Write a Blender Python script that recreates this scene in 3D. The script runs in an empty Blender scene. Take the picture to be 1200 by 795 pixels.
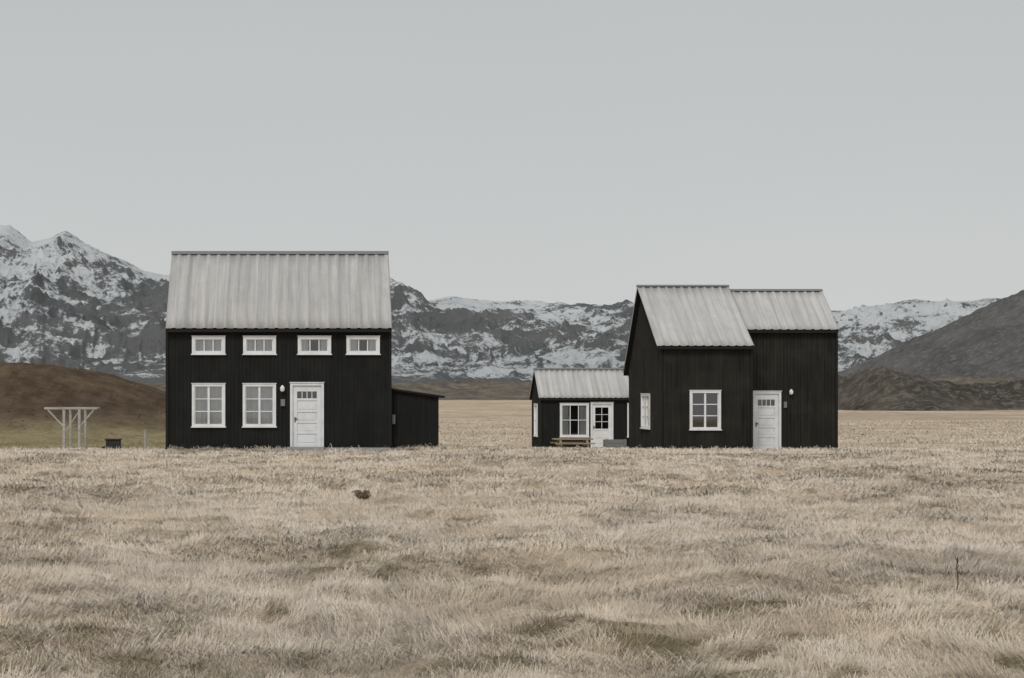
import bpy, math, numpy as np
from math import radians
rng = np.random.default_rng(7)
scene = bpy.context.scene
F = 1750.0; CX = 360.0; HY = 460.0; EYE = 1.75

def wx(px, y): return (px-CX)/F*y
def wz(py, y): return EYE+(HY-py)/F*y

# ------------------------------------------------------------ noise
_T = np.random.default_rng(3).random((512, 512))
def vnoise(x, y):
    xi = np.floor(x).astype(np.int64); yi = np.floor(y).astype(np.int64)
    fx = x-xi; fy = y-yi
    fx = fx*fx*fx*(fx*(fx*6-15)+10); fy = fy*fy*fy*(fy*(fy*6-15)+10)
    a = _T[xi & 511, yi & 511]; b = _T[(xi+1) & 511, yi & 511]
    c = _T[xi & 511, (yi+1) & 511]; d = _T[(xi+1) & 511, (yi+1) & 511]
    return (a*(1-fx)+b*fx)*(1-fy)+(c*(1-fx)+d*fx)*fy
def fbm(x, y, o=4, g=0.5):
    s = 0; a = 1; t = 0
    for i in range(o):
        s = s+a*vnoise(x*2**i+i*17.3, y*2**i+i*9.1); t += a; a *= g
    return s/t
def ridged(x, y, o=5, g=0.5):
    s = 0; a = 1; t = 0
    for i in range(o):
        n = 1-np.abs(2*vnoise(x*2**i+i*31.7, y*2**i+i*5.3)-1)
        s = s+a*n*n; t += a; a *= g
    return s/t
def sst(a, b, x):
    t = np.clip((x-a)/(b-a), 0, 1); return t*t*(3-2*t)

# ------------------------------------------------------------ mesh utils
def mesh_np(name, co, faces_list, cols=None, attrs=None, smooth=True):
    me = bpy.data.meshes.new(name)
    me.vertices.add(len(co)); me.vertices.foreach_set("co", co.astype(np.float32).ravel())
    tot = sum(f.size for f in faces_list); nf = sum(len(f) for f in faces_list)
    me.loops.add(tot); me.polygons.add(nf)
    me.loops.foreach_set("vertex_index", np.concatenate([f.ravel() for f in faces_list]).astype(np.int32))
    lt = np.concatenate([np.full(len(f), f.shape[1]) for f in faces_list])
    ls = np.concatenate([[0], np.cumsum(lt)[:-1]])
    me.polygons.foreach_set("loop_start", ls.astype(np.int32))
    if smooth: me.polygons.foreach_set("use_smooth", np.ones(nf, dtype=bool))
    me.update(calc_edges=True)
    if cols is not None:
        a = me.attributes.new("Col", 'FLOAT_COLOR', 'POINT')
        c = np.ones((len(co), 4), np.float32); c[:, :3] = cols
        a.data.foreach_set("color", c.ravel())
    for k, v in (attrs or {}).items():
        a = me.attributes.new(k, 'FLOAT', 'POINT'); a.data.foreach_set("value", v.astype(np.float32).ravel())
    ob = bpy.data.objects.new(name, me); scene.collection.objects.link(ob)
    return ob
def grid_faces(nr, nc):
    i = np.arange(nr-1)[:, None]*nc+np.arange(nc-1)[None, :]
    i = i.ravel(); return np.stack([i, i+1, i+nc+1, i+nc], 1)

class MB:
    def __init__(s): s.v = []; s.f = []
    def face(s, pts):
        n = len(s.v); s.v += [tuple(p) for p in pts]; s.f.append(tuple(range(n, n+len(pts))))
    def hexa(s, p):
        n = len(s.v); s.v += [tuple(q) for q in p]
        for q in ((0,3,2,1),(4,5,6,7),(0,1,5,4),(1,2,6,5),(2,3,7,6),(3,0,4,7)): s.f.append(tuple(n+k for k in q))
    def box(s, x0, x1, y0, y1, z0, z1, M=None):
        p = [(x0,y0,z0),(x1,y0,z0),(x1,y1,z0),(x0,y1,z0),(x0,y0,z1),(x1,y0,z1),(x1,y1,z1),(x0,y1,z1)]
        if M: p = [M(*q) for q in p]
        s.hexa(p)
    def beam(s, a, b, w, h):
        from mathutils import Vector
        a = Vector(a); b = Vector(b); d = (b-a).normalized()
        u = Vector((0,1,0)) if abs(d.y) < .9 else Vector((1,0,0))
        r = d.cross(u).normalized(); u = r.cross(d).normalized()
        p = []
        for c in (a, b):
            for i, j in ((-1,-1),(1,-1),(1,1),(-1,1)): p.append(c+r*(w/2*i)+u*(h/2*j))
        s.hexa(p)
    def obj(s, name, mat, parent=None, bevel=0, recalc=True):
        me = bpy.data.meshes.new(name); me.from_pydata(s.v, [], s.f)
        if recalc:
            import bmesh
            bm = bmesh.new(); bm.from_mesh(me); bmesh.ops.recalc_face_normals(bm, faces=bm.faces); bm.to_mesh(me); bm.free()
        me.materials.append(mat)
        ob = bpy.data.objects.new(name, me); scene.collection.objects.link(ob)
        if parent: ob.parent = parent
        if bevel:
            m = ob.modifiers.new("bevel", 'BEVEL'); m.width = bevel; m.segments = 1
        return ob
def empty(name):
    e = bpy.data.objects.new(name, None); scene.collection.objects.link(e); return e

# ------------------------------------------------------------ materials
class NT:
    def __init__(s, name):
        s.m = bpy.data.materials.new(name); s.m.use_nodes = True; s.t = s.m.node_tree
        s.b = s.t.nodes["Principled BSDF"]; s.out = s.t.nodes["Material Output"]
        s.b.inputs["Specular IOR Level"].default_value = 0.25
    def n(s, t, **k):
        x = s.t.nodes.new(t)
        for a, v in k.items(): setattr(x, a, v)
        return x
    def l(s, a, b): s.t.links.new(a, b)
    def noise(s, scale, detail=4, rough=0.5, vec=None, stretch=None):
        x = s.n("ShaderNodeTexNoise"); x.inputs["Scale"].default_value = scale
        x.inputs["Detail"].default_value = detail; x.inputs["Roughness"].default_value = rough
        if vec is None:
            tc = s.n("ShaderNodeTexCoord"); vec = tc.outputs["Object"]
        if stretch:
            mp = s.n("ShaderNodeMapping"); mp.inputs["Scale"].default_value = stretch
            s.l(vec, mp.inputs["Vector"]); vec = mp.outputs["Vector"]
        s.l(vec, x.inputs["Vector"]); return x.outputs["Fac"]
    def ramp(s, fac, stops):
        r = s.n("ShaderNodeValToRGB"); e = r.color_ramp.elements
        while len(e) < len(stops): e.new(0.5)
        for i, (p, c) in enumerate(stops):
            e[i].position = p; e[i].color = (c, c, c, 1) if isinstance(c, (int, float)) else (*c, 1)
        s.l(fac, r.inputs["Fac"]); return r.outputs["Color"]
    def mix(s, fac, a, b, mode='MIX'):
        x = s.n("ShaderNodeMix", data_type='RGBA', blend_type=mode)
        for i, v in ((0, fac), (6, a), (7, b)):
            if hasattr(v, "is_linked"): s.l(v, x.inputs[i])
            else: x.inputs[i].default_value = v if isinstance(v, (int, float)) else (*v, 1)
        return x.outputs[2]
    def math(s, op, a, b=0.0, clamp=False):
        x = s.n("ShaderNodeMath", operation=op); x.use_clamp = clamp
        for i, v in ((0, a), (1, b)):
            if isinstance(v, (int, float)): x.inputs[i].default_value = v
            else: s.l(v, x.inputs[i])
        return x.outputs[0]
    def attr(s, name, out="Color"):
        x = s.n("ShaderNodeAttribute"); x.attribute_name = name; return x.outputs[out]
    def bump(s, h, st, dist):
        x = s.n("ShaderNodeBump"); x.inputs["Strength"].default_value = st; x.inputs["Distance"].default_value = dist
        s.l(h, x.inputs["Height"]); s.l(x.outputs[0], s.b.inputs["Normal"])
    def base(s, c, rough=0.9):
        if isinstance(c, tuple): s.b.inputs["Base Color"].default_value = (*c, 1)
        else: s.l(c, s.b.inputs["Base Color"])
        s.b.inputs["Roughness"].default_value = rough

def mat_wall(name, c0, c1):
    t = NT(name)
    a = t.noise(1.0, 5, .6, stretch=(9, 9, .5))
    b = t.noise(1.3, 4, .6)
    c = t.ramp(a, [(.3, c0), (.72, c1)])
    d = t.mix(t.ramp(b, [(.45, 0.0), (.8, .55)]), c, tuple(v*1.8 for v in c1))
    t.base(d, .75); t.bump(t.noise(1, 4, .6, stretch=(60, 60, 2)), .3, .01); return t.m
M_WALL = mat_wall("black_tarred_boards", (.0065, .007, .0065), (.014, .0145, .013))
M_WALL2 = mat_wall("weathered_black_boards", (.008, .0078, .0065), (.026, .024, .0185))
def mat_roof(name, k):
    t = NT(name)
    a = t.noise(1.0, 6, .7, stretch=(3.2, .22, .22)); b = t.noise(1.1, 7, .75); d = t.noise(1.0, 3, .6, stretch=(14, .4, .4))
    c = t.ramp(a, [(.32, (.42*k, .41*k, .40*k)), (.66, (.62*k, .605*k, .59*k))])
    c = t.mix(t.ramp(b, [(.48, 0.0), (.7, .4)]), c, (.36*k, .345*k, .325*k))
    c = t.mix(t.ramp(d, [(.35, .35), (.5, 0.0)]), c, (.33*k, .32*k, .31*k))
    t.base(c, .6); t.b.inputs["Metallic"].default_value = .05; return t.m
M_ROOF = mat_roof("weathered_corrugated_metal", .90); M_ROOF2 = mat_roof("weathered_corrugated_metal_light", 1.0)
t = NT("grey_flashing"); t.base((.2, .2, .2), .5); M_CAP = t.m
t = NT("dark_grey_fixture"); t.base((.1, .1, .1), .5); M_FIX = t.m
t = NT("white_paint"); t.base(t.ramp(t.noise(3, 5, .6), [(.3, (.68, .69, .70)), (.6, (.8, .81, .82))]), .5); M_WHITE = t.m
t = NT("dark_trim"); t.base((.012, .012, .011), .7); M_DARK = t.m
t = NT("curtain_cloth"); t.base(t.ramp(t.noise(1, 3, .5, stretch=(14, 14, .8)), [(.3, (.55, .58, .60)), (.7, (.82, .85, .87))]), .9); M_CURT = t.m
t = NT("room_interior"); t.base((.05, .055, .06), .9); M_ROOM = t.m
t = NT("window_glass_pane")
gl = t.n("ShaderNodeBsdfGlossy"); gl.inputs["Roughness"].default_value = .03
tr = t.n("ShaderNodeBsdfTransparent"); fr = t.n("ShaderNodeFresnel"); fr.inputs[0].default_value = 1.5
mx = t.n("ShaderNodeMixShader"); t.l(t.math('ADD', fr.outputs[0], .13), mx.inputs[0]); t.l(tr.outputs[0], mx.inputs[1]); t.l(gl.outputs[0], mx.inputs[2])
t.l(mx.outputs[0], t.out.inputs["Surface"]); M_GLASS = t.m
t = NT("weathered_grey_wood"); t.base(t.ramp(t.noise(2, 5, .6, stretch=(1, 1, 6)), [(.3, (.30, .29, .27)), (.7, (.50, .49, .47))]), .85); M_WOOD = t.m
t = NT("brown_bench_wood"); t.base(t.ramp(t.noise(2, 5, .6, stretch=(1, 6, 6)), [(.3, (.22, .17, .11)), (.7, (.40, .32, .22))]), .85); M_WOODB = t.m
t = NT("concrete"); t.base(t.ramp(t.noise(3, 6, .6), [(.3, (.22, .22, .21)), (.7, (.34, .34, .33))]), .9); M_CONC = t.m
t = NT("dark_plastic"); t.base(t.ramp(t.noise(9, 6, .6), [(.3, (.02, .02, .02)), (.7, (.05, .05, .045))]), .7); M_STONE = t.m
t = NT("dead_stalk"); t.base((.07, .055, .04), .9); M_STALK = t.m
t = NT("dead_tussock"); t.base(t.ramp(t.noise(30, 3), [(.3, (.07, .05, .035)), (.7, (.24, .19, .13))]), .9); M_TUS = t.m

# ------------------------------------------------------------ building helpers
def front(yp): return lambda s, d, z: (s, yp-d, z)
def back(yp): return lambda s, d, z: (s, yp+d, z)
def left(xp): return lambda s, d, z: (xp-d, s, z)
def right(xp): return lambda s, d, z: (xp+d, s, z)

def wall(name, parent, M, s0, s1, zb, ztop, openings=(), mat=M_WALL, pitch=.13, depth=.022, seed=0):
    zt = ztop if callable(ztop) else (lambda s: ztop)
    m = MB(); n = max(1, round((s1-s0)/pitch)); p = (s1-s0)/n
    r = np.random.default_rng(seed+int(abs(s0)*100))
    def strip(a, b, da, db):
        mid = (a+b)/2
        cuts = sorted([(o[2], o[3]) for o in openings if o[0] < mid < o[1]])
        segs = []; cur = zb
        for c in cuts:
            if c[0] > cur: segs.append((cur, c[0]))
            cur = c[1]
        segs.append((cur, None))
        for lo, hi in segs:
            ha, hb = (hi, hi) if hi is not None else (zt(a), zt(b))
            if max(ha, hb) <= lo: continue
            m.face([M(a, da, lo), M(b, db, lo), M(b, db, hb), M(a, da, ha)])
    for i in range(n):
        a = s0+i*p; w = p*.62; j = float(r.uniform(-.003, .003)); jj = float(r.uniform(-.003, .003))
        strip(a, a+w, 0+jj, 0+j)
        strip(a+w, a+w+.008, 0+j, depth)
        strip(a+w+.008, a+p-.008, depth, depth)
        strip(a+p-.008, a+p, depth, 0)
    return m.obj(name, mat, parent, recalc=False)

def window(parent, M, s0, s1, z0, z1, cols, rows, curtain=None, cw=.085, casem=True, sash=.035):
    m = MB(); P = .055
    m.box(s0, s0+cw, -.06, P, z0, z1, M); m.box(s1-cw, s1, -.06, P, z0, z1, M)
    m.box(s0+cw+.001, s1-cw-.001, -.06, P-.004, z1-cw, z1-.001, M); m.box(s0+cw+.001, s1-cw-.001, -.06, P-.004, z0+.001, z0+cw, M)
    m.box(s0-.03, s1+.03, .0, P+.035, z0-.035, z0-.001, M)
    m.box(s0-.02, s1+.02, .0, P+.02, z1+.001, z1+.025, M)
    a, b, c, d = s0+cw, s1-cw, z0+cw, z1-cw
    for i in range(1, cols):
        s = a+(b-a)*i/cols; w = sash if (cols == 2 and casem) else .018
        m.box(s-w, s+w, -.045, .02, c+.001, d-.001, M)
    for j in range(1, rows):
        z = c+(d-c)*j/rows; m.box(a+.001, b-.001, -.04, .012, z-.016, z+.016, M)
    m.box(a+.001, a+.03, -.044, .016, c+.001, d-.001, M); m.box(b-.03, b-.001, -.044, .016, c+.001, d-.001, M)
    m.obj("window_frame", M_WHITE, parent)
    g = MB(); g.face([M(a, -.02, c), M(b, -.02, c), M(b, -.02, d), M(a, -.02, d)]); g.obj("window_pane", M_GLASS, parent, recalc=False)
    def cloth(q0, q1, n):
        g = MB()
        for i in range(n):
            x = q0+(q1-q0)*i/n; x2 = q0+(q1-q0)*(i+1)/n
            d1, d2 = (-.065, -.08) if i % 2 else (-.08, -.065)
            g.face([M(x, d1, c-.05), M(x2, d2, c-.05), M(x2, d2, d+.05), M(x, d1, d+.05)])
        g.obj("curtain", M_CURT, parent, recalc=False)
    if curtain == 'full': cloth(a-.03, b+.03, 14)
    elif curtain == 'half':
        w = (b-a)*.28; cloth(a-.03, a+w, 5); cloth(b-w, b+.03, 5)
    g = MB(); g.face([M(a-.3, -.6, c-.3), M(b+.3, -.6, c-.3), M(b+.3, -.6, d+.3), M(a-.3, -.6, d+.3)]); g.obj("interior_wall", M_ROOM, parent, recalc=False)
    return (s0+.04, s1-.04, z0+.04, z1-.04)

def door(parent, M, s0, s1, z0, z1, glass_rows=1, glass_cols=4, glass_frac=.12, glass_top=.10):
    m = MB(); cw = .085; P = .055
    m.box(s0, s0+cw, -.05, P, z0, z1, M); m.box(s1-cw, s1, -.05, P, z0, z1, M)
    m.box(s0+cw+.001, s1-cw-.001, -.05, P-.004, z1-cw, z1-.001, M)
    m.box(s0-.02, s1+.02, 0, P+.025, z1+.001, z1+.03, M)
    m.obj("door_frame", M_WHITE, parent)
    a, b, c, d = s0+cw+.006, s1-cw-.006, z0+.03, z1-cw-.006; H = d-c; W = b-a
    gt = d-H*glass_top; gb = gt-H*glass_frac
    st = W*.15; m = MB()
    m.box(a, a+st, -.04, .0, c, d, M); m.box(b-st, b, -.04, .0, c, d, M)
    m.box(a+st+.0005, b-st-.0005, -.04, -.001, gt, d-.001, M)
    lo = gb; npan = 4 if glass_frac < .3 else 2
    m.box(a+st+.0005, b-st-.0005, -.04, -.001, lo-.07, lo, M)
    m.box(a+st+.0005, b-st-.0005, -.04, -.001, c+.001, c+.16, M)
    z_a, z_b = c+.16, lo-.07; ph = (z_b-z_a)/npan
    for i in range(npan):
        q0 = z_a+i*ph+(.03 if i else 0.0); q1 = z_a+(i+1)*ph-(.03 if i < npan-1 else 0.0)
        m.box(a+st+.001, b-st-.001, -.038, -.030, q0, q1, M)
        m.box(a+st+.04, b-st-.04, -.030, -.012, q0+.04, q1-.04, M)
        if i < npan-1: m.box(a+st+.0005, b-st-.0005, -.04, -.001, q1, q1+.06, M)
    for i in range(1, glass_cols):
        s = a+st+(W-2*st)*i/glass_cols; m.box(s-.012, s+.012, -.035, -.004, gb, gt, M)
    for i in range(1, glass_rows):
        z = gb+(gt-gb)*i/glass_rows; m.box(a+st, b-st, -.034, -.005, z-.012, z+.012, M)
    m.obj("door_leaf", M_WHITE, parent)
    g = MB(); g.face([M(a+st, -.02, gb), M(b-st, -.02, gb), M(b-st, -.02, gt), M(a+st, -.02, gt)]); g.obj("door_glass", M_GLASS, parent, recalc=False)
    g = MB(); g.face([M(a, -.5, c), M(b, -.5, c), M(b, -.5, d), M(a, -.5, d)]); g.obj("interior_wall", M_ROOM, parent, recalc=False)
    h = MB(); h.box(a+st*.35, a+st*.65, 0, .012, c+H*.42, c+H*.5, M); h.box(a+st*.4, a+st*1.1, .012, .05, c+H*.47, c+H*.485, M)
    h.obj("door_handle", M_FIX, parent)
    return (s0+.04, s1-.04, z0-.3, z1-.04)

def corr(name, parent, x0, x1, ya, za, yb, zb, pitch=.30, amp=.028, mat=M_ROOF):
    L = math.hypot(yb-ya, zb-za); ny, nz = -(zb-za)/L, (yb-ya)/L
    if nz < 0: ny, nz = -ny, -nz
    prof = [(0, 0), (.56, 0), (.66, 1), (.90, 1)]
    xs = []; n = round((x1-x0)/pitch); p = (x1-x0)/n
    for i in range(n):
        for f, h in prof: xs.append((x0+(i+f)*p, h*amp))
    xs.append((x1, 0))
    co = []; rows = 6
    r = np.random.default_rng(int(abs(x0)*10))
    for j in range(rows):
        t_ = j/(rows-1)
        for x, h in xs:
            w = .007*float(r.uniform(-1, 1)) if j < rows-1 else 0
            y = ya+(yb-ya)*t_+ny*(h+w); z = za+(zb-za)*t_+nz*(h+w)
            co.append((x+.004*float(r.uniform(-1, 1)), y, z))
    ob = mesh_np(name, np.array(co), [grid_faces(rows, len(xs))], smooth=False)
    ob.data.materials.append(mat); ob.parent = parent
    s = ob.modifiers.new("s", 'SOLIDIFY'); s.thickness = .008; s.offset = 0
    return ob

def under(parent, x0, x1, ya, za, yb, zb, th=.09, gap=.03):
    m = MB(); e = .02*(1 if yb > ya else -1)
    m.hexa([(x0, ya+e, za-gap-th), (x1, ya+e, za-gap-th), (x1, yb, zb-gap-th), (x0, yb, zb-gap-th),
            (x0, ya+e, za-gap), (x1, ya+e, za-gap), (x1, yb, zb-gap), (x0, yb, zb-gap)])
    m.obj("roof_deck", M_DARK, parent)

def ridge_cap(parent, x0, x1, y, z, w=.10, slope=.8):
    m = MB(); h = .062+.012*slope
    m.face([(x0, y-w, z+h-w*slope), (x1, y-w, z+h-w*slope), (x1, y, z+h), (x0, y, z+h)])
    m.face([(x0, y, z+h), (x1, y, z+h), (x1, y+w, z+h-w*slope), (x0, y+w, z+h-w*slope)])
    o = m.obj("ridge_cap", M_CAP, parent, recalc=False)
    s = o.modifiers.new("s", 'SOLIDIFY'); s.thickness = .01

def house(name, yf, px0, px1, eave_py, eave_px0, eave_px1, oh, ridge_y, ridge_py, yb, back_eave_z, zbot, wins, doors, matw, matr, gable_wins=(), pitch=.30, wp=.13):
    H = empty(name)
    x0, x1 = wx(px0, yf), wx(px1, yf); ye = yf-oh
    ze = wz(eave_py, ye); zr = wz(ridge_py, ridge_y)
    ex0, ex1 = wx(eave_px0, ye), wx(eave_px1, ye)
    k = (zr-ze)/(ridge_y-ye); kb = (zr-back_eave_z)/(yb+.2-ridge_y)
    ro = lambda y: (ze+(y-ye)*k if y <= ridge_y else zr-(y-ridge_y)*kb)-.06
    Mf = front(yf); ops = []
    for w in wins:
        ops.append(window(H, Mf, wx(w[0], yf), wx(w[1], yf), wz(w[3], yf), wz(w[2], yf), *w[4:]))
    for d in doors:
        ops.append(door(H, Mf, wx(d[0], yf), wx(d[1], yf), wz(d[3], yf), wz(d[2], yf), *d[4:]))
    wall("front_wall", H, Mf, x0, x1, zbot, ro(yf)+.0, ops, matw, wp)
    gops = []
    for g in gable_wins: gops.append(window(H, left(x0), *g))
    wall("left_gable_wall", H, left(x0), yf, yb, zbot, ro, gops, matw, wp)
    wall("right_gable_wall", H, right(x1), yf, yb, zbot, ro, (), matw, wp)
    wall("back_wall", H, back(yb), x0, x1, zbot, ro(yb), (), matw, wp)
    m = MB()
    for x, sg in ((x0, -1), (x1, 1)):
        m.box(x-.05 if sg < 0 else x-.04, x+.04 if sg < 0 else x+.05, yf-.045, yf+.05, zbot, ro(yf)-.02)
    m.obj("corner_boards", M_DARK, H)
    corr("roof_front", H, ex0, ex1, ye, ze, ridge_y, zr, pitch, .028, matr)
    corr("roof_back", H, ex0, ex1, yb+.2, back_eave_z, ridge_y, zr, pitch, .028, matr)
    under(H, ex0+.02, ex1-.02, ye, ze, ridge_y, zr); under(H, ex0+.02, ex1-.02, yb+.2, back_eave_z, ridge_y, zr)
    ridge_cap(H, ex0-.01, ex1+.01, ridge_y, zr, .10, k*.95)
    return H

def lamp(parent, M, s, z):
    m = MB(); m.box(s-.05, s+.05, .02, .05, z-.1, z+.1, M); m.box(s-.02, s+.02, .05, .14, z+.03, z+.06, M); m.obj("lamp_bracket", M_CAP, parent)
    m = MB(); n = 10
    for i in range(n):
        a0 = 2*math.pi*i/n; a1 = 2*math.pi*(i+1)/n
        pr = [(.02, .12), (.08, .03), (.065, -.06), (.02, -.09)]
        for (r0, q0), (r1, q1) in zip(pr[:-1], pr[1:]):
            m.face([M(s+r0*math.cos(a0), .13+r0*math.sin(a0), z+q0), M(s+r0*math.cos(a1), .13+r0*math.sin(a1), z+q0), M(s+r1*math.cos(a1), .13+r1*math.sin(a1), z+q1), M(s+r1*math.cos(a0), .13+r1*math.sin(a0), z+q1)])
    m.obj("lamp_shade", M_WHITE, parent, recalc=False)

# ------------------------------------------------------------ LEFT HOUSE
Y1 = 48.6
upper = [(225, 264, 394.5, 415, 3, 1, 'full', .1), (285, 323.5, 394.5, 415, 3, 1, 'full', .1), (349, 388, 394.5, 415, 3, 1, 'half', .1), (406, 445, 394.5, 415, 3, 1, 'half', .1)]
lower = [(225, 264, 450, 500, 2, 3, 'full'), (284.5, 323.5, 450, 500, 2, 3, 'full')]
H1 = house("black_wooden_house", Y1, 196, 457, 385, 194, 459.5, .25, 50.6, 297, 52.7, wz(385, 48.35), -.5, upper+lower,
           [(340, 379.5, 449, 527, 1, 4, .11, .09)], M_WALL, M_ROOF, pitch=.335)
lamp(H1, front(Y1), wx(331, Y1), wz(456, Y1))
m = MB(); m.box(wx(329, Y1), wx(334, Y1), .024, .09, wz(476, Y1), wz(468, Y1), front(Y1)); m.obj("meter_box", M_CAP, H1)
m = MB(); m.box(wx(381, Y1), wx(458, Y1), Y1-1.0, Y1-.05, -.3, -.04); m.box(wx(336, Y1), wx(381, Y1)-.02, Y1-.9, Y1-.06, -.3, -.02); m.obj("concrete_step", M_CONC, H1, bevel=.02)
S = empty("lean_to_shed"); ys = Y1+.35
sx0, sx1 = wx(458.5, ys), wx(513.5, ys); sz0, sz1 = wz(456, ys), wz(464, ys)
zt = lambda s: sz0+(sz1-sz0)*(s-sx0)/(sx1-sx0)-.02
wall("front_wall", S, front(ys), sx0, sx1, -.5, zt, (), M_WALL, .11)
wall("right_wall", S, right(sx1), ys, ys+2.8, -.5, sz1-.02, (), M_WALL)
wall("back_wall", S, back(ys+2.8), sx0, sx1, -.5, zt, (), M_WALL)
m = MB(); r0, r1 = sx0-.0, wx(521, ys); q = lambda s: sz0+(sz1-sz0)*(s-sx0)/(sx1-sx0)
m.hexa([(r0, ys-.15, q(r0)-.04), (r1, ys-.15, q(r1)-.04), (r1, ys+2.95, q(r1)-.04), (r0, ys+2.95, q(r0)-.04),
        (r0, ys-.15, q(r0)+.01), (r1, ys-.15, q(r1)+.01), (r1, ys+2.95, q(r1)+.01), (r0, ys+2.95, q(r0)+.01)]); m.obj("shed_roof", M_DARK, S)
m = MB(); m.hexa([(r0, ys-.17, q(r0)+.014), (r1+.02, ys-.17, q(r1)+.014), (r1+.02, ys+2.97, q(r1)+.014), (r0, ys+2.97, q(r0)+.014),
        (r0, ys-.17, q(r0)+.035), (r1+.02, ys-.17, q(r1)+.035), (r1+.02, ys+2.97, q(r1)+.035), (r0, ys+2.97, q(r0)+.035)]); m.obj("shed_roof_sheet", M_FIX, S)
m = MB(); m.box(wx(459.5, ys), wx(463, ys), .024, .12, wz(497, ys), wz(486, ys), front(ys)); m.obj("pipe_vent", M_CAP, S)  # small pipe vent on the shed wall, simplified to a box

# ------------------------------------------------------------ RIGHT HOUSE
Y2 = 55.2
gw = (56.9, 58.35, wz(502, 57.6), wz(462, 57.6), 2, 3, 'half')
HA = house("black_wooden_house.001", Y2, 775, 880.5, 405.5, 770, 884, .25, 58.3, 336, 60.7, wz(437, 60.7), -1.0,
           [(808, 844.5, 458, 503.5, 2, 3, None)], [], M_WALL2, M_ROOF2, gable_wins=[gw], pitch=.31)
YB = 56.7
HB = house("right_wing", YB, 880, 980, 386.5, 868, 983.5, .25, 58.35, 341, 61.2, wz(437, 60.7), -1.0,
           [], [(881, 915, 459, 529, 1, 4, .11, .10)], M_WALL2, M_ROOF2, pitch=.31)
HB.parent = HA
lamp(HB, front(YB), wx(926, YB), wz(460, YB))
m = MB(); m.box(wx(918, YB), wx(921.5, YB), .024, .08, wz(478, YB), wz(471, YB), front(YB)); m.obj("meter_box", M_CAP, HB)
m = MB(); m.box(wx(882, YB), wx(918, YB), YB-.9, YB-.06, -.9, -.46); m.obj("door_step", M_CONC, HB, bevel=.02)
# ------------------------------------------------------------ SMALL CABIN
Y3 = 74.0
gw3 = (Y3+.9, Y3+2.0, wz(512, Y3), wz(474, Y3), 1, 2, 'full')
HC = house("small_black_cabin", Y3, 634, 741, 466.5, 631.5, 742.5, .2, 75.45, 433, 76.9, wz(466.5, 73.8), -1.5,
           [(656, 690, 473, 512, 3, 2, 'half', .1), (735, 740.3, 473, 512, 1, 2, 'full')], [(692, 718.5, 472, 525, 3, 2, .5, .07)], M_WALL, M_ROOF2, gable_wins=[gw3], pitch=.28)

# ------------------------------------------------------------ GROUND
hp = np.array([-600, -300, -100, 0, 30, 60, 100, 140, 170, 200, 230, 260]); hv = np.array([415, 414, 420, 425, 426, 429, 437, 450, 460, 470, 481, 512])
def base_g(x, y):
    return np.interp(y, [0, 8, 30, 46, 49, 55, 66, 74, 120, 400, 9000], [0, -.02, -.04, -.10, -.14, -.42, -.78, -1.02, -1.35, -1.5, -1.5])
def hillz(x, y):
    px = CX+x*F/100.0
    return wz(np.interp(px, hp, hv), 100.0)
def mound(x, y): return fbm(x/.85+1.3*fbm(x/2, y/2, 2), y/.6, 3)
def G(x, y):
    b = base_g(x, y)
    near = 1-sst(60, 140, y)
    calm = 1-.75*sst(36, 46, y)
    h = near*calm*(.30*(mound(x, y)-.5)+.30*(fbm(x/4.5+9, y/4.5+3, 3)-.5))
    h = h+.5*(fbm(x/30, y/30, 3)-.5)*sst(80, 200, y)
    z = b+h
    hb = sst(72, 100, y+6*(fbm(x/12, y/12, 3)-.5))*(1-sst(112, 170, y))
    add = np.clip(hillz(x, y)-b, 0, None)*hb
    return z+add*(1+.10*(fbm(x/3, y/3, 4)-.5)), add
def patchf(x, y):
    big = fbm(x/7+11, y/7+2, 3)
    return sst(.655, .79, fbm(x/.42+40, y/.36, 3)+.5*(big-.5))*(1-sst(30, 40, y))
def ground_cols(x, y, add):
    n1 = fbm(x/2.2+40, y/2.2, 4); n2 = fbm(x/14+5, y/14+8, 4); n3 = fbm(x/.5, y/.5, 3)
    straw = np.array([.72, .60, .475]); dk = np.array([.34, .265, .175]); grn = np.array([.22, .195, .105]); brn = np.array([.115, .085, .064])
    c = straw[None]*np.ones((x.size, 1))
    w = (sst(.5, .8, n1)*.2)[:, None]; c = c*(1-w)+dk*w
    w = (patchf(x, y)*.75)[:, None]; pc = np.where((n2 > .52)[:, None], grn, dk*.8); c = c*(1-w)+pc*w
    px = CX+x*F/np.maximum(y, 1)
    w = (sst(52, 60, y)*(1-sst(90, 105, y))*(1-sst(195, 260, px))*(.25+.6*sst(.35, .6, n2)))[:, None]; c = c*(1-w)+grn*1.25*w
    w = (sst(50, 56, y)*(1-sst(66, 80, y))*sst(505, 520, px)*(1-sst(560, 600, px))*.8)[:, None]; c = c*(1-w)+grn*w
    w = (sst(.3, 2.0, add+1.2*(n2-.5)+.8*(n1-.5)))[:, None]; cc = brn*(.75+.7*n3[:, None]); c = c*(1-w)+cc*w
    w = (sst(.52, .70, n1)*sst(.5, 1.5, add)*.5)[:, None]; c = c*(1-w)+dk*.7*w
    w = (sst(90, 160, y)*sst(.45, .60, fbm(x/40, y/14, 4))*.35*(add < .3))[:, None]; c = c*(1-w)+np.array([.36, .30, .23])*w
    w = (sst(60, 90, y)*sst(.52, .62, fbm(x/5, y/4, 4))*.35*(add < .3))[:, None]; c = c*(1-w)+np.array([.38, .31, .23])*w
    return c
us = np.arange(-900, 2101, 4.0)
ys_ = np.concatenate([np.linspace(-6, 5, 25)[:-1], np.geomspace(5, 62, 600)[:-1], np.geomspace(62, 9000, 300)])
U, Yg = np.meshgrid(us, ys_)
Xg = (U-CX)/F*(Yg+14)
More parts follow.
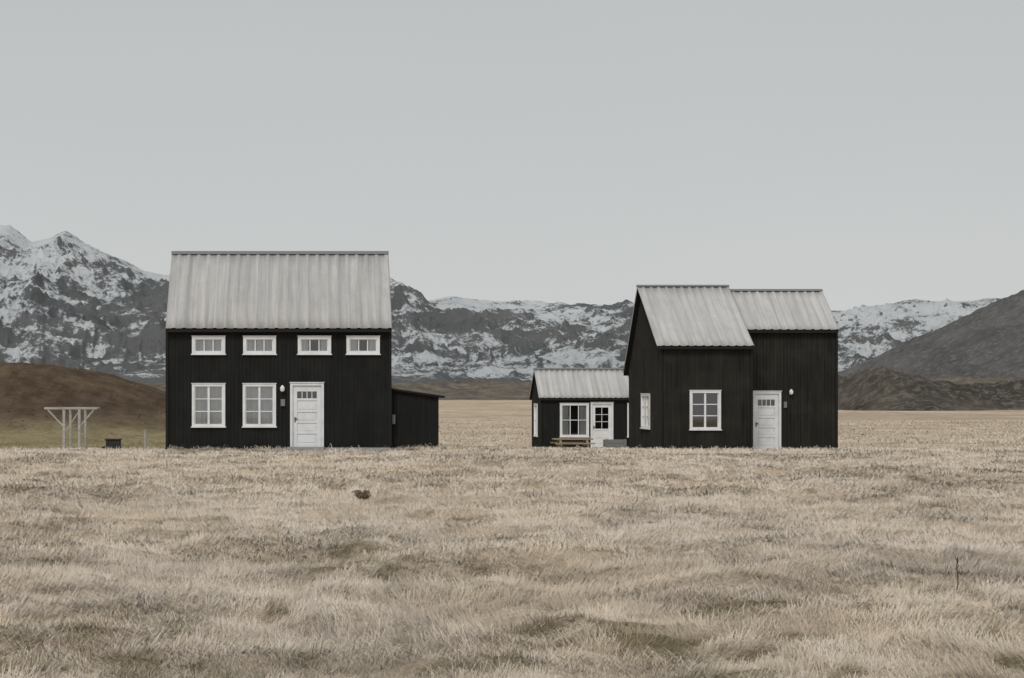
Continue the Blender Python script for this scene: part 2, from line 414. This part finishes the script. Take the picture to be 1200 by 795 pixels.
x = Xg.ravel(); y = Yg.ravel(); z, add = G(x, y)
gcol = ground_cols(x, y, add)
ground = mesh_np("ground", np.stack([x, y, z], 1), [grid_faces(len(ys_), len(us))], cols=gcol)
t = NT("dry_grass_ground")
nn = t.noise(4.0, 9, .75); n2 = t.noise(.12, 6, .6); n5 = t.noise(.7, 8, .8)
c = t.mix(1.0, t.attr("Col"), t.ramp(nn, [(.3, (.70, .68, .64)), (.7, (1.1, 1.1, 1.1))]), 'MULTIPLY')
c = t.mix(1.0, c, t.ramp(n2, [(.3, (.9, .89, .87)), (.7, (1.05, 1.05, 1.05))]), 'MULTIPLY')
c = t.mix(1.0, c, t.ramp(n5, [(.4, (.76, .74, .71)), (.56, (1.03, 1.03, 1.03))]), 'MULTIPLY')
t.base(c, .95); t.b.inputs["Specular IOR Level"].default_value = 0; t.bump(t.noise(9, 8, .75), .7, .08); ground.data.materials.append(t.m)

# ------------------------------------------------------------ GRASS
def fld(n, y0, y1, pxa, pxb):
    y = y0+(y1-y0)*rng.random(n); u = pxa+(pxb-pxa)*rng.random(n)
    return (u-CX)/F*(y+3), y
parts = []
for (n, a, b, w, L) in [(130000, 6.5, 10, .0030, .135), (230000, 10, 16, .0038, .14), (160000, 16, 25, .0062, .14), (115000, 25, 38, .0115, .14), (65000, 38, 52, .017, .125), (45000, 52, 80, .028, .12), (30000, 80, 170, .05, .20)]:
    X, Y = fld(n, a, b, -130, 1330); parts.append((X, Y, np.full(n, w), np.full(n, L)))
X = np.concatenate([p[0] for p in parts]); Y = np.concatenate([p[1] for p in parts]); Wd = np.concatenate([p[2] for p in parts]); Ln = np.concatenate([p[3] for p in parts])
# taller fringe along the house fronts
def fringe(xa, xb, yy, n):
    return xa+(xb-xa)*rng.random(n), yy-.12-.5*rng.random(n)**1.5
for (xa, xb, yy, n) in [(wx(196, Y1), wx(336, Y1), Y1, 1500), (wx(459, ys), wx(515, ys), ys, 700), (wx(775, Y2), wx(880, Y2), Y2, 1300), (wx(918, YB), wx(980, YB), YB, 800), (wx(380, Y1), wx(458, Y1), Y1-1.0, 500)]:
    a_, b_ = fringe(xa, xb, yy, n); X = np.concatenate([X, a_]); Y = np.concatenate([Y, b_]); Wd = np.concatenate([Wd, np.full(n, .014)]); Ln = np.concatenate([Ln, np.full(n, .20)])
def inside(x0, x1, y0, y1, e=.1): return (X > x0-e) & (X < x1+e) & (Y > y0-e) & (Y < y1+e)
bad = inside(wx(196, Y1), wx(457, Y1), Y1, 52.7) | inside(sx0, sx1, ys, ys+2.8) | inside(wx(775, Y2), wx(880, Y2), Y2, 61) | inside(wx(880, YB), wx(980, YB), YB, 61.3) | inside(wx(634, Y3), wx(741, Y3), Y3, 76.9) | inside(wx(336, Y1), wx(458, Y1), Y1-1, Y1, 0)
dens = fbm(X/.22+3, Y/.16, 3); pt = patchf(X, Y)
keep = (~bad) & (dens+rng.random(len(X))*.5 > .38) & ~((pt > .4) & (rng.random(len(X)) < .4))
px = CX+X*F/Y
_, ad0 = G(X, Y)
keep &= ~((ad0 > .3) & (rng.random(len(X)) < .8))
X, Y, Wd, Ln, dens, pt = [q[keep] for q in (X, Y, Wd, Ln, dens, pt)]
N = len(X); Z, add = G(X, Y)
ang = .6+2*math.pi*(fbm(X/1.8+70, Y/1.4, 3)-.5)*1.9+rng.normal(0, .65, N)
tuft = sst(.45, .7, dens)
L = Ln*(.55+.8*rng.random(N))*(.75+.6*tuft)
lean = np.clip(1.0-.12*tuft+rng.normal(0, .12, N), .3, 1.12)
hd = L*np.sin(lean*1.38)*1.35; vd = L*np.cos(np.clip(lean*1.36, 0, 1.45))+.014
dx, dy = np.cos(ang), np.sin(ang)
side = rng.normal(0, 1, N)*.6+np.arctan2(dy, dx)+math.pi/2
sx, sy = np.cos(side)*Wd/2, np.sin(side)*Wd/2
v = np.zeros((N, 5, 3))
v[:, 0] = np.stack([X-sx, Y-sy, Z-.015], 1); v[:, 1] = np.stack([X+sx, Y+sy, Z-.015], 1)
arch = .75+.35*rng.random(N)
mx_, my_, mz_ = X+dx*hd*.42, Y+dy*hd*.42, Z+vd*arch
v[:, 2] = np.stack([mx_+sx*.8, my_+sy*.8, mz_], 1); v[:, 3] = np.stack([mx_-sx*.8, my_-sy*.8, mz_], 1)
v[:, 4] = np.stack([X+dx*hd, Y+dy*hd, Z+vd*(.9-.7*rng.random(N))], 1)
bi = np.arange(N)[:, None]*5
q4 = bi+np.array([[0, 1, 2, 3]]); q3 = bi+np.array([[3, 2, 4]])
gc = ground_cols(X, Y, add)
straw = np.array([.86, .725, .585])
c = gc*.25+.75*straw
c = np.where((pt > .5)[:, None], gc*.6+.4*straw*.7, c)
green = (add > .5) | ((gc[:, 0] < .38) & (Y > 50))
c = np.where(green[:, None], gc*1.2, c)
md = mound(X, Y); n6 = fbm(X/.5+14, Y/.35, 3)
tone = (.86+.24*sst(.32, .62, md))*(.88+.24*sst(.3, .7, n6))  # relief shading painted in: lighter mound tops, darker hollows; plus random tone
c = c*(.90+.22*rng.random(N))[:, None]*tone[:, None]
warm = fbm(X/2.6+4, Y/2.6, 3)[:, None]
c = c*(np.array([1, 1, 1])+(warm-.5)*np.array([.10, .0, -.16]))
rr = rng.random(N); c = np.where((rr < .05)[:, None], c*np.array([.66, .61, .54]), c)
c = np.minimum(c, np.array([.88, .76, .64]))
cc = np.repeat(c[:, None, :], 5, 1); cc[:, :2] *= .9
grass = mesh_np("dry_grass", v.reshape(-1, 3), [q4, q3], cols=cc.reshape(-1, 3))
t = NT("dry_grass_blades"); col = t.attr("Col")
df = t.n("ShaderNodeBsdfDiffuse"); t.l(col, df.inputs[0])
ge = t.n("ShaderNodeNewGeometry"); s1_ = t.n("ShaderNodeVectorMath", operation='SCALE'); s1_.inputs[3].default_value = .4; t.l(ge.outputs["Normal"], s1_.inputs[0])
a1_ = t.n("ShaderNodeVectorMath", operation='ADD'); t.l(s1_.outputs[0], a1_.inputs[0]); a1_.inputs[1].default_value = (0, -.15, .8)
n1_ = t.n("ShaderNodeVectorMath", operation='NORMALIZE'); t.l(a1_.outputs[0], n1_.inputs[0]); t.l(n1_.outputs[0], df.inputs["Normal"])
t.l(df.outputs[0], t.out.inputs["Surface"])
grass.data.materials.append(t.m)

# ------------------------------------------------------------ MOUNTAINS
R = 3000.0
sp = np.array([-900, -500, -250, -80, 0, 12, 38, 52, 77, 100, 150, 170, 195, 250, 320, 400, 440, 460, 485, 500, 530, 560, 600, 650, 700, 740, 800, 900, 980, 1020, 1060, 1100, 1140, 1180, 1200, 1400, 1700, 2300])
sv = np.array([330, 300, 290, 276, 263, 264, 282, 279, 268, 283, 307, 318, 322, 316, 322, 318, 322, 329, 344, 352, 347, 350, 352, 355, 357, 357, 360, 363, 364, 361, 351, 353, 352, 348, 349, 340, 330, 330])
us = np.concatenate([np.arange(-900, -60, 12.0), np.arange(-60, 1260, 1.6), np.arange(1260, 2300, 12.0)]); ts = np.concatenate([np.linspace(-.02, 1, 330), np.linspace(1.01, 1.3, 20)])
U, T = np.meshgrid(us, ts); Ym = 1000+2000*T; Xm = (U-CX)/F*Ym
pr = CX+Xm*F/R
pe = pr*.35+U*.65
Hh = wz(np.interp(pe, sp, sv), R)
warp = 120*(fbm(Xm/500, Ym/500, 3)-.5)
rg = ridged((Xm+warp)/380, (Ym+warp)/380, 6, .58)-.45
fine = ridged((Xm)/70+7, Ym/70, 5, .65)-.45
tt = np.clip(T, 0, 1)
ramp = .04*sst(0, .05, tt)+.96*tt**1.45
amp = sst(0, .25, tt)*(1-.85*sst(.78, 1, tt))
Zm = -4+(Hh+4)*ramp+(85*rg)*amp*(.35+Hh/330.)+22*fine*(amp+.15)
Zm = np.where(T > 1, Zm-(T-1)*900, Zm)
gy, gx = np.gradient(Zm)
dxm = np.gradient(Xm, axis=1); dym = np.gradient(Ym, axis=0)
slope = np.sqrt((gx/dxm)**2+(gy/dym)**2)
el = Zm/Ym*F
sn = fbm(Xm/200, Ym/200, 5, .6); sn2 = fbm(Xm/45+9, Ym/60, 4, .65); sn3 = fbm((Xm+.6*Ym)/110+9, (Ym-.5*Xm)/26+Zm/14., 4, .6)
leftm = 1-sst(200, 480, U); farr = sst(900, 1020, U)
snow = .545-.30*(slope-.45)+(.05-rg)*.40+(sn-.5)*(.9+.7*leftm)+(sn2-.5)*.9-(fine)*.45+(sn3-.5)*.7
snow = snow+leftm*(.06+.0026*(el-95))+(1-leftm)*.0012*(el-60)
snow = snow+.16*farr*sst(40, 75, el)-.40*(1-sst(8, 32, el))
mt = mesh_np("mountain_range", np.stack([Xm, Ym, Zm], -1).reshape(-1, 3), [grid_faces(len(ts), len(us))], attrs={"snow": snow})
t = NT("snowy_rock_hazed")
n1 = t.noise(.035, 10, .75); n2 = t.noise(.006, 8, .6); n3 = t.noise(.16, 6, .78); n4 = t.noise(1, 8, .7, stretch=(.008, .008, .06))
s = t.math('ADD', t.attr("snow", "Fac"), t.math('MULTIPLY', t.math('SUBTRACT', n1, .5), 2.6))
s = t.math('ADD', s, t.math('MULTIPLY', t.math('SUBTRACT', n3, .5), 1.9))
s = t.math('ADD', s, t.math('MULTIPLY', t.math('SUBTRACT', n4, .5), 1.1))
mask = t.ramp(s, [(.40, 0.0), (.64, 1.0)])
rock = t.ramp(n2, [(.35, (.12, .127, .133)), (.65, (.185, .186, .178))])  # rock kept pale and bluish: distance haze painted into the colour
rock = t.mix(t.ramp(n3, [(.35, 0.0), (.7, .6)]), rock, (.09, .097, .104))
snc = t.ramp(n2, [(.3, (.54, .57, .59)), (.7, (.66, .68, .695))])  # snow tone carries the painted distance haze too
t.base(t.mix(mask, rock, snc), .9); t.bump(n1, .8, 12.0); mt.data.materials.append(t.m)

# scree slope at the right
ux = np.linspace(250, 1100, 420); uy = np.linspace(560, 1150, 200)
Xs, Ysx = np.meshgrid(ux, uy)
prof = np.interp(Xs, [250, 318, 360, 400, 432, 470, 560, 800, 1100], [-6, 0, 16, 42, 58, 76, 120, 170, 150])
ww = sst(600, 900, Ysx+50*(fbm(Xs/90, Ysx/90, 3)-.5))*(1-.6*sst(930, 1150, Ysx))
gul = ridged(Xs/38, Ysx/200, 5, .6)-.5
Zs = -4+(prof+4)*ww+gul*np.clip(prof, 0, 60)*.16*ww+(fbm(Xs/12, Ysx/12, 4)-.5)*4*sst(0, 20, prof)
sc = mesh_np("scree_hillside", np.stack([Xs, Ysx, Zs], -1).reshape(-1, 3), [grid_faces(len(uy), len(ux))])
t = NT("scree"); n1 = t.noise(.02, 9, .7, stretch=(2.2, .5, .8)); n2 = t.noise(.3, 8, .8); n4 = t.noise(.05, 6, .7)
c = t.ramp(n1, [(.32, (.12, .113, .112)), (.5, (.20, .188, .184)), (.66, (.28, .26, .25))])
c = t.mix(t.ramp(n2, [(.50, 0.0), (.62, .85)]), c, (.36, .35, .345))
c = t.mix(t.ramp(n4, [(.5, 0.0), (.64, .6)]), c, (.12, .11, .103))
t.base(c, .95); t.bump(n2, 1.0, 4.0); sc.data.materials.append(t.m)

def rough_band(name, xa, xb, ya, yb, topf, base, amp, sc_, mat, nx=900, ny=90):
    ux = np.linspace(xa, xb, nx); uy = np.linspace(ya, yb, ny); Xq, Yq = np.meshgrid(ux, uy)
    v_ = (Yq-ya)/(yb-ya); w = sst(0, .45, v_+.25*(fbm(Xq/(sc_*3), Yq/(sc_*3), 3)-.5))*(1-sst(.6, 1, v_))
    top = topf(Xq)
    e = sst(0, 1, (Xq-xa)/(sc_*1.2))*sst(0, 1, (xb-Xq)/(sc_*6))
    Zq = base+(top-base)*w*e+amp*(ridged(Xq/sc_, Yq/sc_, 5, .6)-.5)*(w*e+.05)+amp*.6*(fbm(Xq/(sc_*4), Yq/(sc_*4), 3)-.5)*w*e
    o = mesh_np(name, np.stack([Xq, Yq, Zq], -1).reshape(-1, 3), [grid_faces(ny, nx)]); o.data.materials.append(mat); return o
def mat_rough(name, ca, cb, cc, sc1, sc2, bd=.8):
    t = NT(name); n1 = t.noise(sc1, 8, .65); n2 = t.noise(sc2, 8, .78)
    c = t.ramp(n1, [(.35, ca), (.62, cb)]); c = t.mix(t.ramp(n2, [(.48, 0.0), (.6, .85)]), c, cc)
    t.base(c, .95); t.bump(n2, 1.0, bd); return t.m
mm = mat_rough("mossy_lava", (.045, .04, .036), (.12, .10, .075), (.21, .19, .165), .08, .6)
rough_band("lava_moraine", wx(960, 290), wx(1800, 290), 255, 345, lambda X: wz(np.interp(CX+X*F/300, [960, 1000, 1030, 1060, 1100, 1150, 1200, 1800], [446, 441, 445, 452, 455, 450, 450, 444]), 300), -2.2, 3.4, 9, mm)
mb = mat_rough("brown_heath", (.07, .058, .05), (.14, .115, .09), (.23, .19, .15), .012, .12)
rough_band("heath_hills", wx(-900, 800), wx(2300, 800), 620, 980, lambda X: wz(np.interp(CX+X*F/800, [-900, 0, 190, 500, 560, 620, 740, 980, 2300], [447, 446, 452, 451, 449, 450, 452, 446, 440]), 800), -3, 5.5, 30, mb, 1600, 110)

# ------------------------------------------------------------ SMALL OBJECTS
yc = 53.0; gz = float(G(np.array([wx(85, yc)]), np.array([yc]))[0][0])
m = MB(); zt_ = wz(480, yc); xa, xb = wx(75, yc), wx(93, yc)
for X_ in (xa, xb): m.box(X_-.045, X_+.045, yc-.045, yc+.045, gz-.2, zt_)
m.box(wx(52, yc), wx(114, yc), yc-.05, yc+.05, zt_+.001, zt_+.08)
m.box(wx(56, yc), wx(110, yc), yc+1.4, yc+1.48, zt_+.001, zt_+.07)
for X_ in (xa, xb): m.box(X_-.04, X_+.04, yc+1.40, yc+1.48, gz-.3, zt_)
for X_ in (wx(58, yc), xa, xb, wx(108, yc)): m.beam((X_, yc, zt_+.03), (X_, yc+1.44, zt_+.03), .05, .05)
m.beam((wx(56, yc), yc, zt_-.01), (xa, yc, zt_-.62), .05, .05); m.beam((wx(110, yc), yc, zt_-.01), (xb, yc, zt_-.62), .05, .05)
m.beam((xa, yc, zt_-.85), (xb, yc, zt_-.05), .04, .04)
m.obj("clothes_drying_frame", M_WOOD)
yp = 54.0; m = MB(); X_ = wx(170, yp); m.box(X_-.04, X_+.04, yp-.04, yp+.04, -.8, wz(505, yp)); m.box(X_-.06, X_+.06, yp-.06, yp+.06, wz(505, yp)+.001, wz(504, yp)); m.obj("fence_post", M_WOOD)
yb_ = 53.5; B = MB(); X_ = wx(133, yb_); g0 = -.35
B.box(X_-.25, X_+.25, yb_-.2, yb_+.2, g0-.2, wz(516, yb_)); B.box(X_-.29, X_+.29, yb_-.24, yb_+.24, wz(516, yb_)+.002, wz(515, yb_)+.02); B.box(X_-.42, X_-.27, yb_-.1, yb_+.1, g0, g0+.16)
B.obj("garden_utility_box", M_STONE, bevel=.02)
# picnic table
P = empty("picnic_table"); yt = 70.5; x0, x1 = wx(648, yt), wx(694, yt); g0 = float(base_g(0, yt)); zt_ = wz(514, yt)
m = MB()
for i in range(4): m.box(x0, x1, yt-.36+i*.18, yt-.36+i*.18+.165, zt_-.055, zt_)
m.obj("table_top", M_WOODB, P)
m = MB()
for yy in (yt-.75, yt+.55): m.box(x0, x1, yy, yy+.2, zt_-.25, zt_-.195)
m.obj("bench_planks", M_WOODB, P)
m = MB()
for xx in (x0+.3, x1-.3):
    m.beam((xx, yt-.3, zt_-.06), (xx, yt-.7, g0-.2), .10, .06); m.beam((xx, yt+.3, zt_-.06), (xx, yt+.7, g0-.2), .10, .06); m.box(xx-.03, xx+.03, yt-.72, yt+.72, zt_-.33, zt_-.255)
m.obj("legs", M_WOODB, P)
yt = 70.5; x0, x1 = wx(708, yt), wx(733, yt); m = MB(); z1_ = wz(515, yt)
for i in range(3):
    zz = z1_-(i+1)*.17; m.box(x0, x1, yt-.25, yt-.22, zz, zz+.155); m.box(x0, x1, yt+.22, yt+.25, zz, zz+.155); m.box(x0, x0+.03, yt-.219, yt+.219, zz, zz+.155); m.box(x1-.03, x1, yt-.219, yt+.219, zz, zz+.155)
for xx in (x0+.02, x1-.1): m.box(xx, xx+.08, yt-.28, yt-.251, z1_-.6, z1_+.02)
m.box(x0+.031, x1-.031, yt-.218, yt+.218, z1_-.14, z1_-.10)
m.obj("wooden_planter_box", M_CAP)
# dark dead tussock in the field
yr = 24.5; xr = wx(425, yr); zr_ = float(G(np.array([xr]), np.array([yr]))[0][0]); m = MB(); r = np.random.default_rng(5)
for i in range(160):
    a_ = r.uniform(0, 6.28); q = r.uniform(0, .08); bx, by = xr+q*math.cos(a_), yr+q*math.sin(a_); l = r.uniform(.04, .18); hh = r.uniform(.03, .15)
    ex, ey = bx+math.cos(a_)*l, by+math.sin(a_)*l*.6; w_ = .005
    m.face([(bx-w_, by, zr_), (bx+w_, by, zr_), ((bx+ex)/2+w_, (by+ey)/2, zr_+hh), ((bx+ex)/2-w_, (by+ey)/2, zr_+hh)])
    m.face([((bx+ex)/2-w_, (by+ey)/2, zr_+hh), ((bx+ex)/2+w_, (by+ey)/2, zr_+hh), (ex, ey, zr_+hh*.6)])
m.obj("grass_tussock", M_TUS, recalc=False)
# dead weed stalk
yw = 12.6; xw = wx(1122, yw); zw = float(G(np.array([xw]), np.array([yw]))[0][0]); m = MB()
pts = [(xw, yw, zw), (xw+.005, yw, zw+.1), (xw-.003, yw+.01, zw+.2), (xw+.008, yw+.01, zw+.27)]
for a_, b_ in zip(pts[:-1], pts[1:]): m.beam(a_, b_, .006, .006)
for k in range(5):
    h = .12+.03*k; a_ = k*2.4; m.beam((xw, yw, zw+h), (xw+.02*math.cos(a_), yw+.02*math.sin(a_), zw+h+.03), .005, .005)
m.obj("weed_stalk", M_STALK)

# ------------------------------------------------------------ WORLD / LIGHT
w = bpy.data.worlds.new("World"); scene.world = w; w.use_nodes = True; nt = w.node_tree; bg = nt.nodes["Background"]
sk = nt.nodes.new("ShaderNodeTexSky"); sk.sky_type = 'NISHITA'; sk.sun_disc = False; sk.sun_elevation = radians(42); sk.sun_rotation = radians(205)
tc = nt.nodes.new("ShaderNodeTexCoord"); sp_ = nt.nodes.new("ShaderNodeSeparateXYZ"); nt.links.new(tc.outputs["Generated"], sp_.inputs[0])
cr = nt.nodes.new("ShaderNodeValToRGB"); e = cr.color_ramp.elements
e[0].position = 0; e[0].color = (.61, .62, .612, 1); e[1].position = .35; e[1].color = (.50, .52, .515, 1)
nt.links.new(sp_.outputs[2], cr.inputs[0])
ns = nt.nodes.new("ShaderNodeTexNoise"); ns.inputs["Scale"].default_value = 2.2; ns.inputs["Detail"].default_value = 3
mp = nt.nodes.new("ShaderNodeMapping"); mp.inputs["Scale"].default_value = (1, 1, 3); nt.links.new(tc.outputs["Generated"], mp.inputs[0]); nt.links.new(mp.outputs[0], ns.inputs["Vector"])
mr = nt.nodes.new("ShaderNodeMapRange"); mr.inputs[3].default_value = 9.5; mr.inputs[4].default_value = 10.2; nt.links.new(ns.outputs["Fac"], mr.inputs[0])
vm = nt.nodes.new("ShaderNodeVectorMath"); vm.operation = 'SCALE'; nt.links.new(cr.outputs[0], vm.inputs[0]); nt.links.new(mr.outputs[0], vm.inputs[3])
mx = nt.nodes.new("ShaderNodeMix"); mx.data_type = 'RGBA'; mx.inputs[0].default_value = .95
nt.links.new(sk.outputs[0], mx.inputs[6]); nt.links.new(vm.outputs[0], mx.inputs[7]); nt.links.new(mx.outputs[2], bg.inputs[0]); bg.inputs[1].default_value = .1
sl = bpy.data.lights.new("sun", 'SUN'); sl.energy = 1.5; sl.angle = radians(20); sl.color = (1, .965, .93)
so = bpy.data.objects.new("sun", sl); scene.collection.objects.link(so)
so.rotation_euler = (radians(46), 0, radians(-25))

cam = bpy.data.cameras.new("camera"); co = bpy.data.objects.new("camera", cam); scene.collection.objects.link(co)
co.location = (0, 0, EYE); co.rotation_euler = (radians(90), 0, 0)
cam.sensor_width = 36; cam.lens = F/1200*36; cam.shift_x = .2; cam.shift_y = 62.5/1200; cam.clip_end = 20000; cam.clip_start = .1
scene.camera = co
scene.view_settings.view_transform = 'Standard'; scene.view_settings.look = 'None'; scene.view_settings.exposure = 0
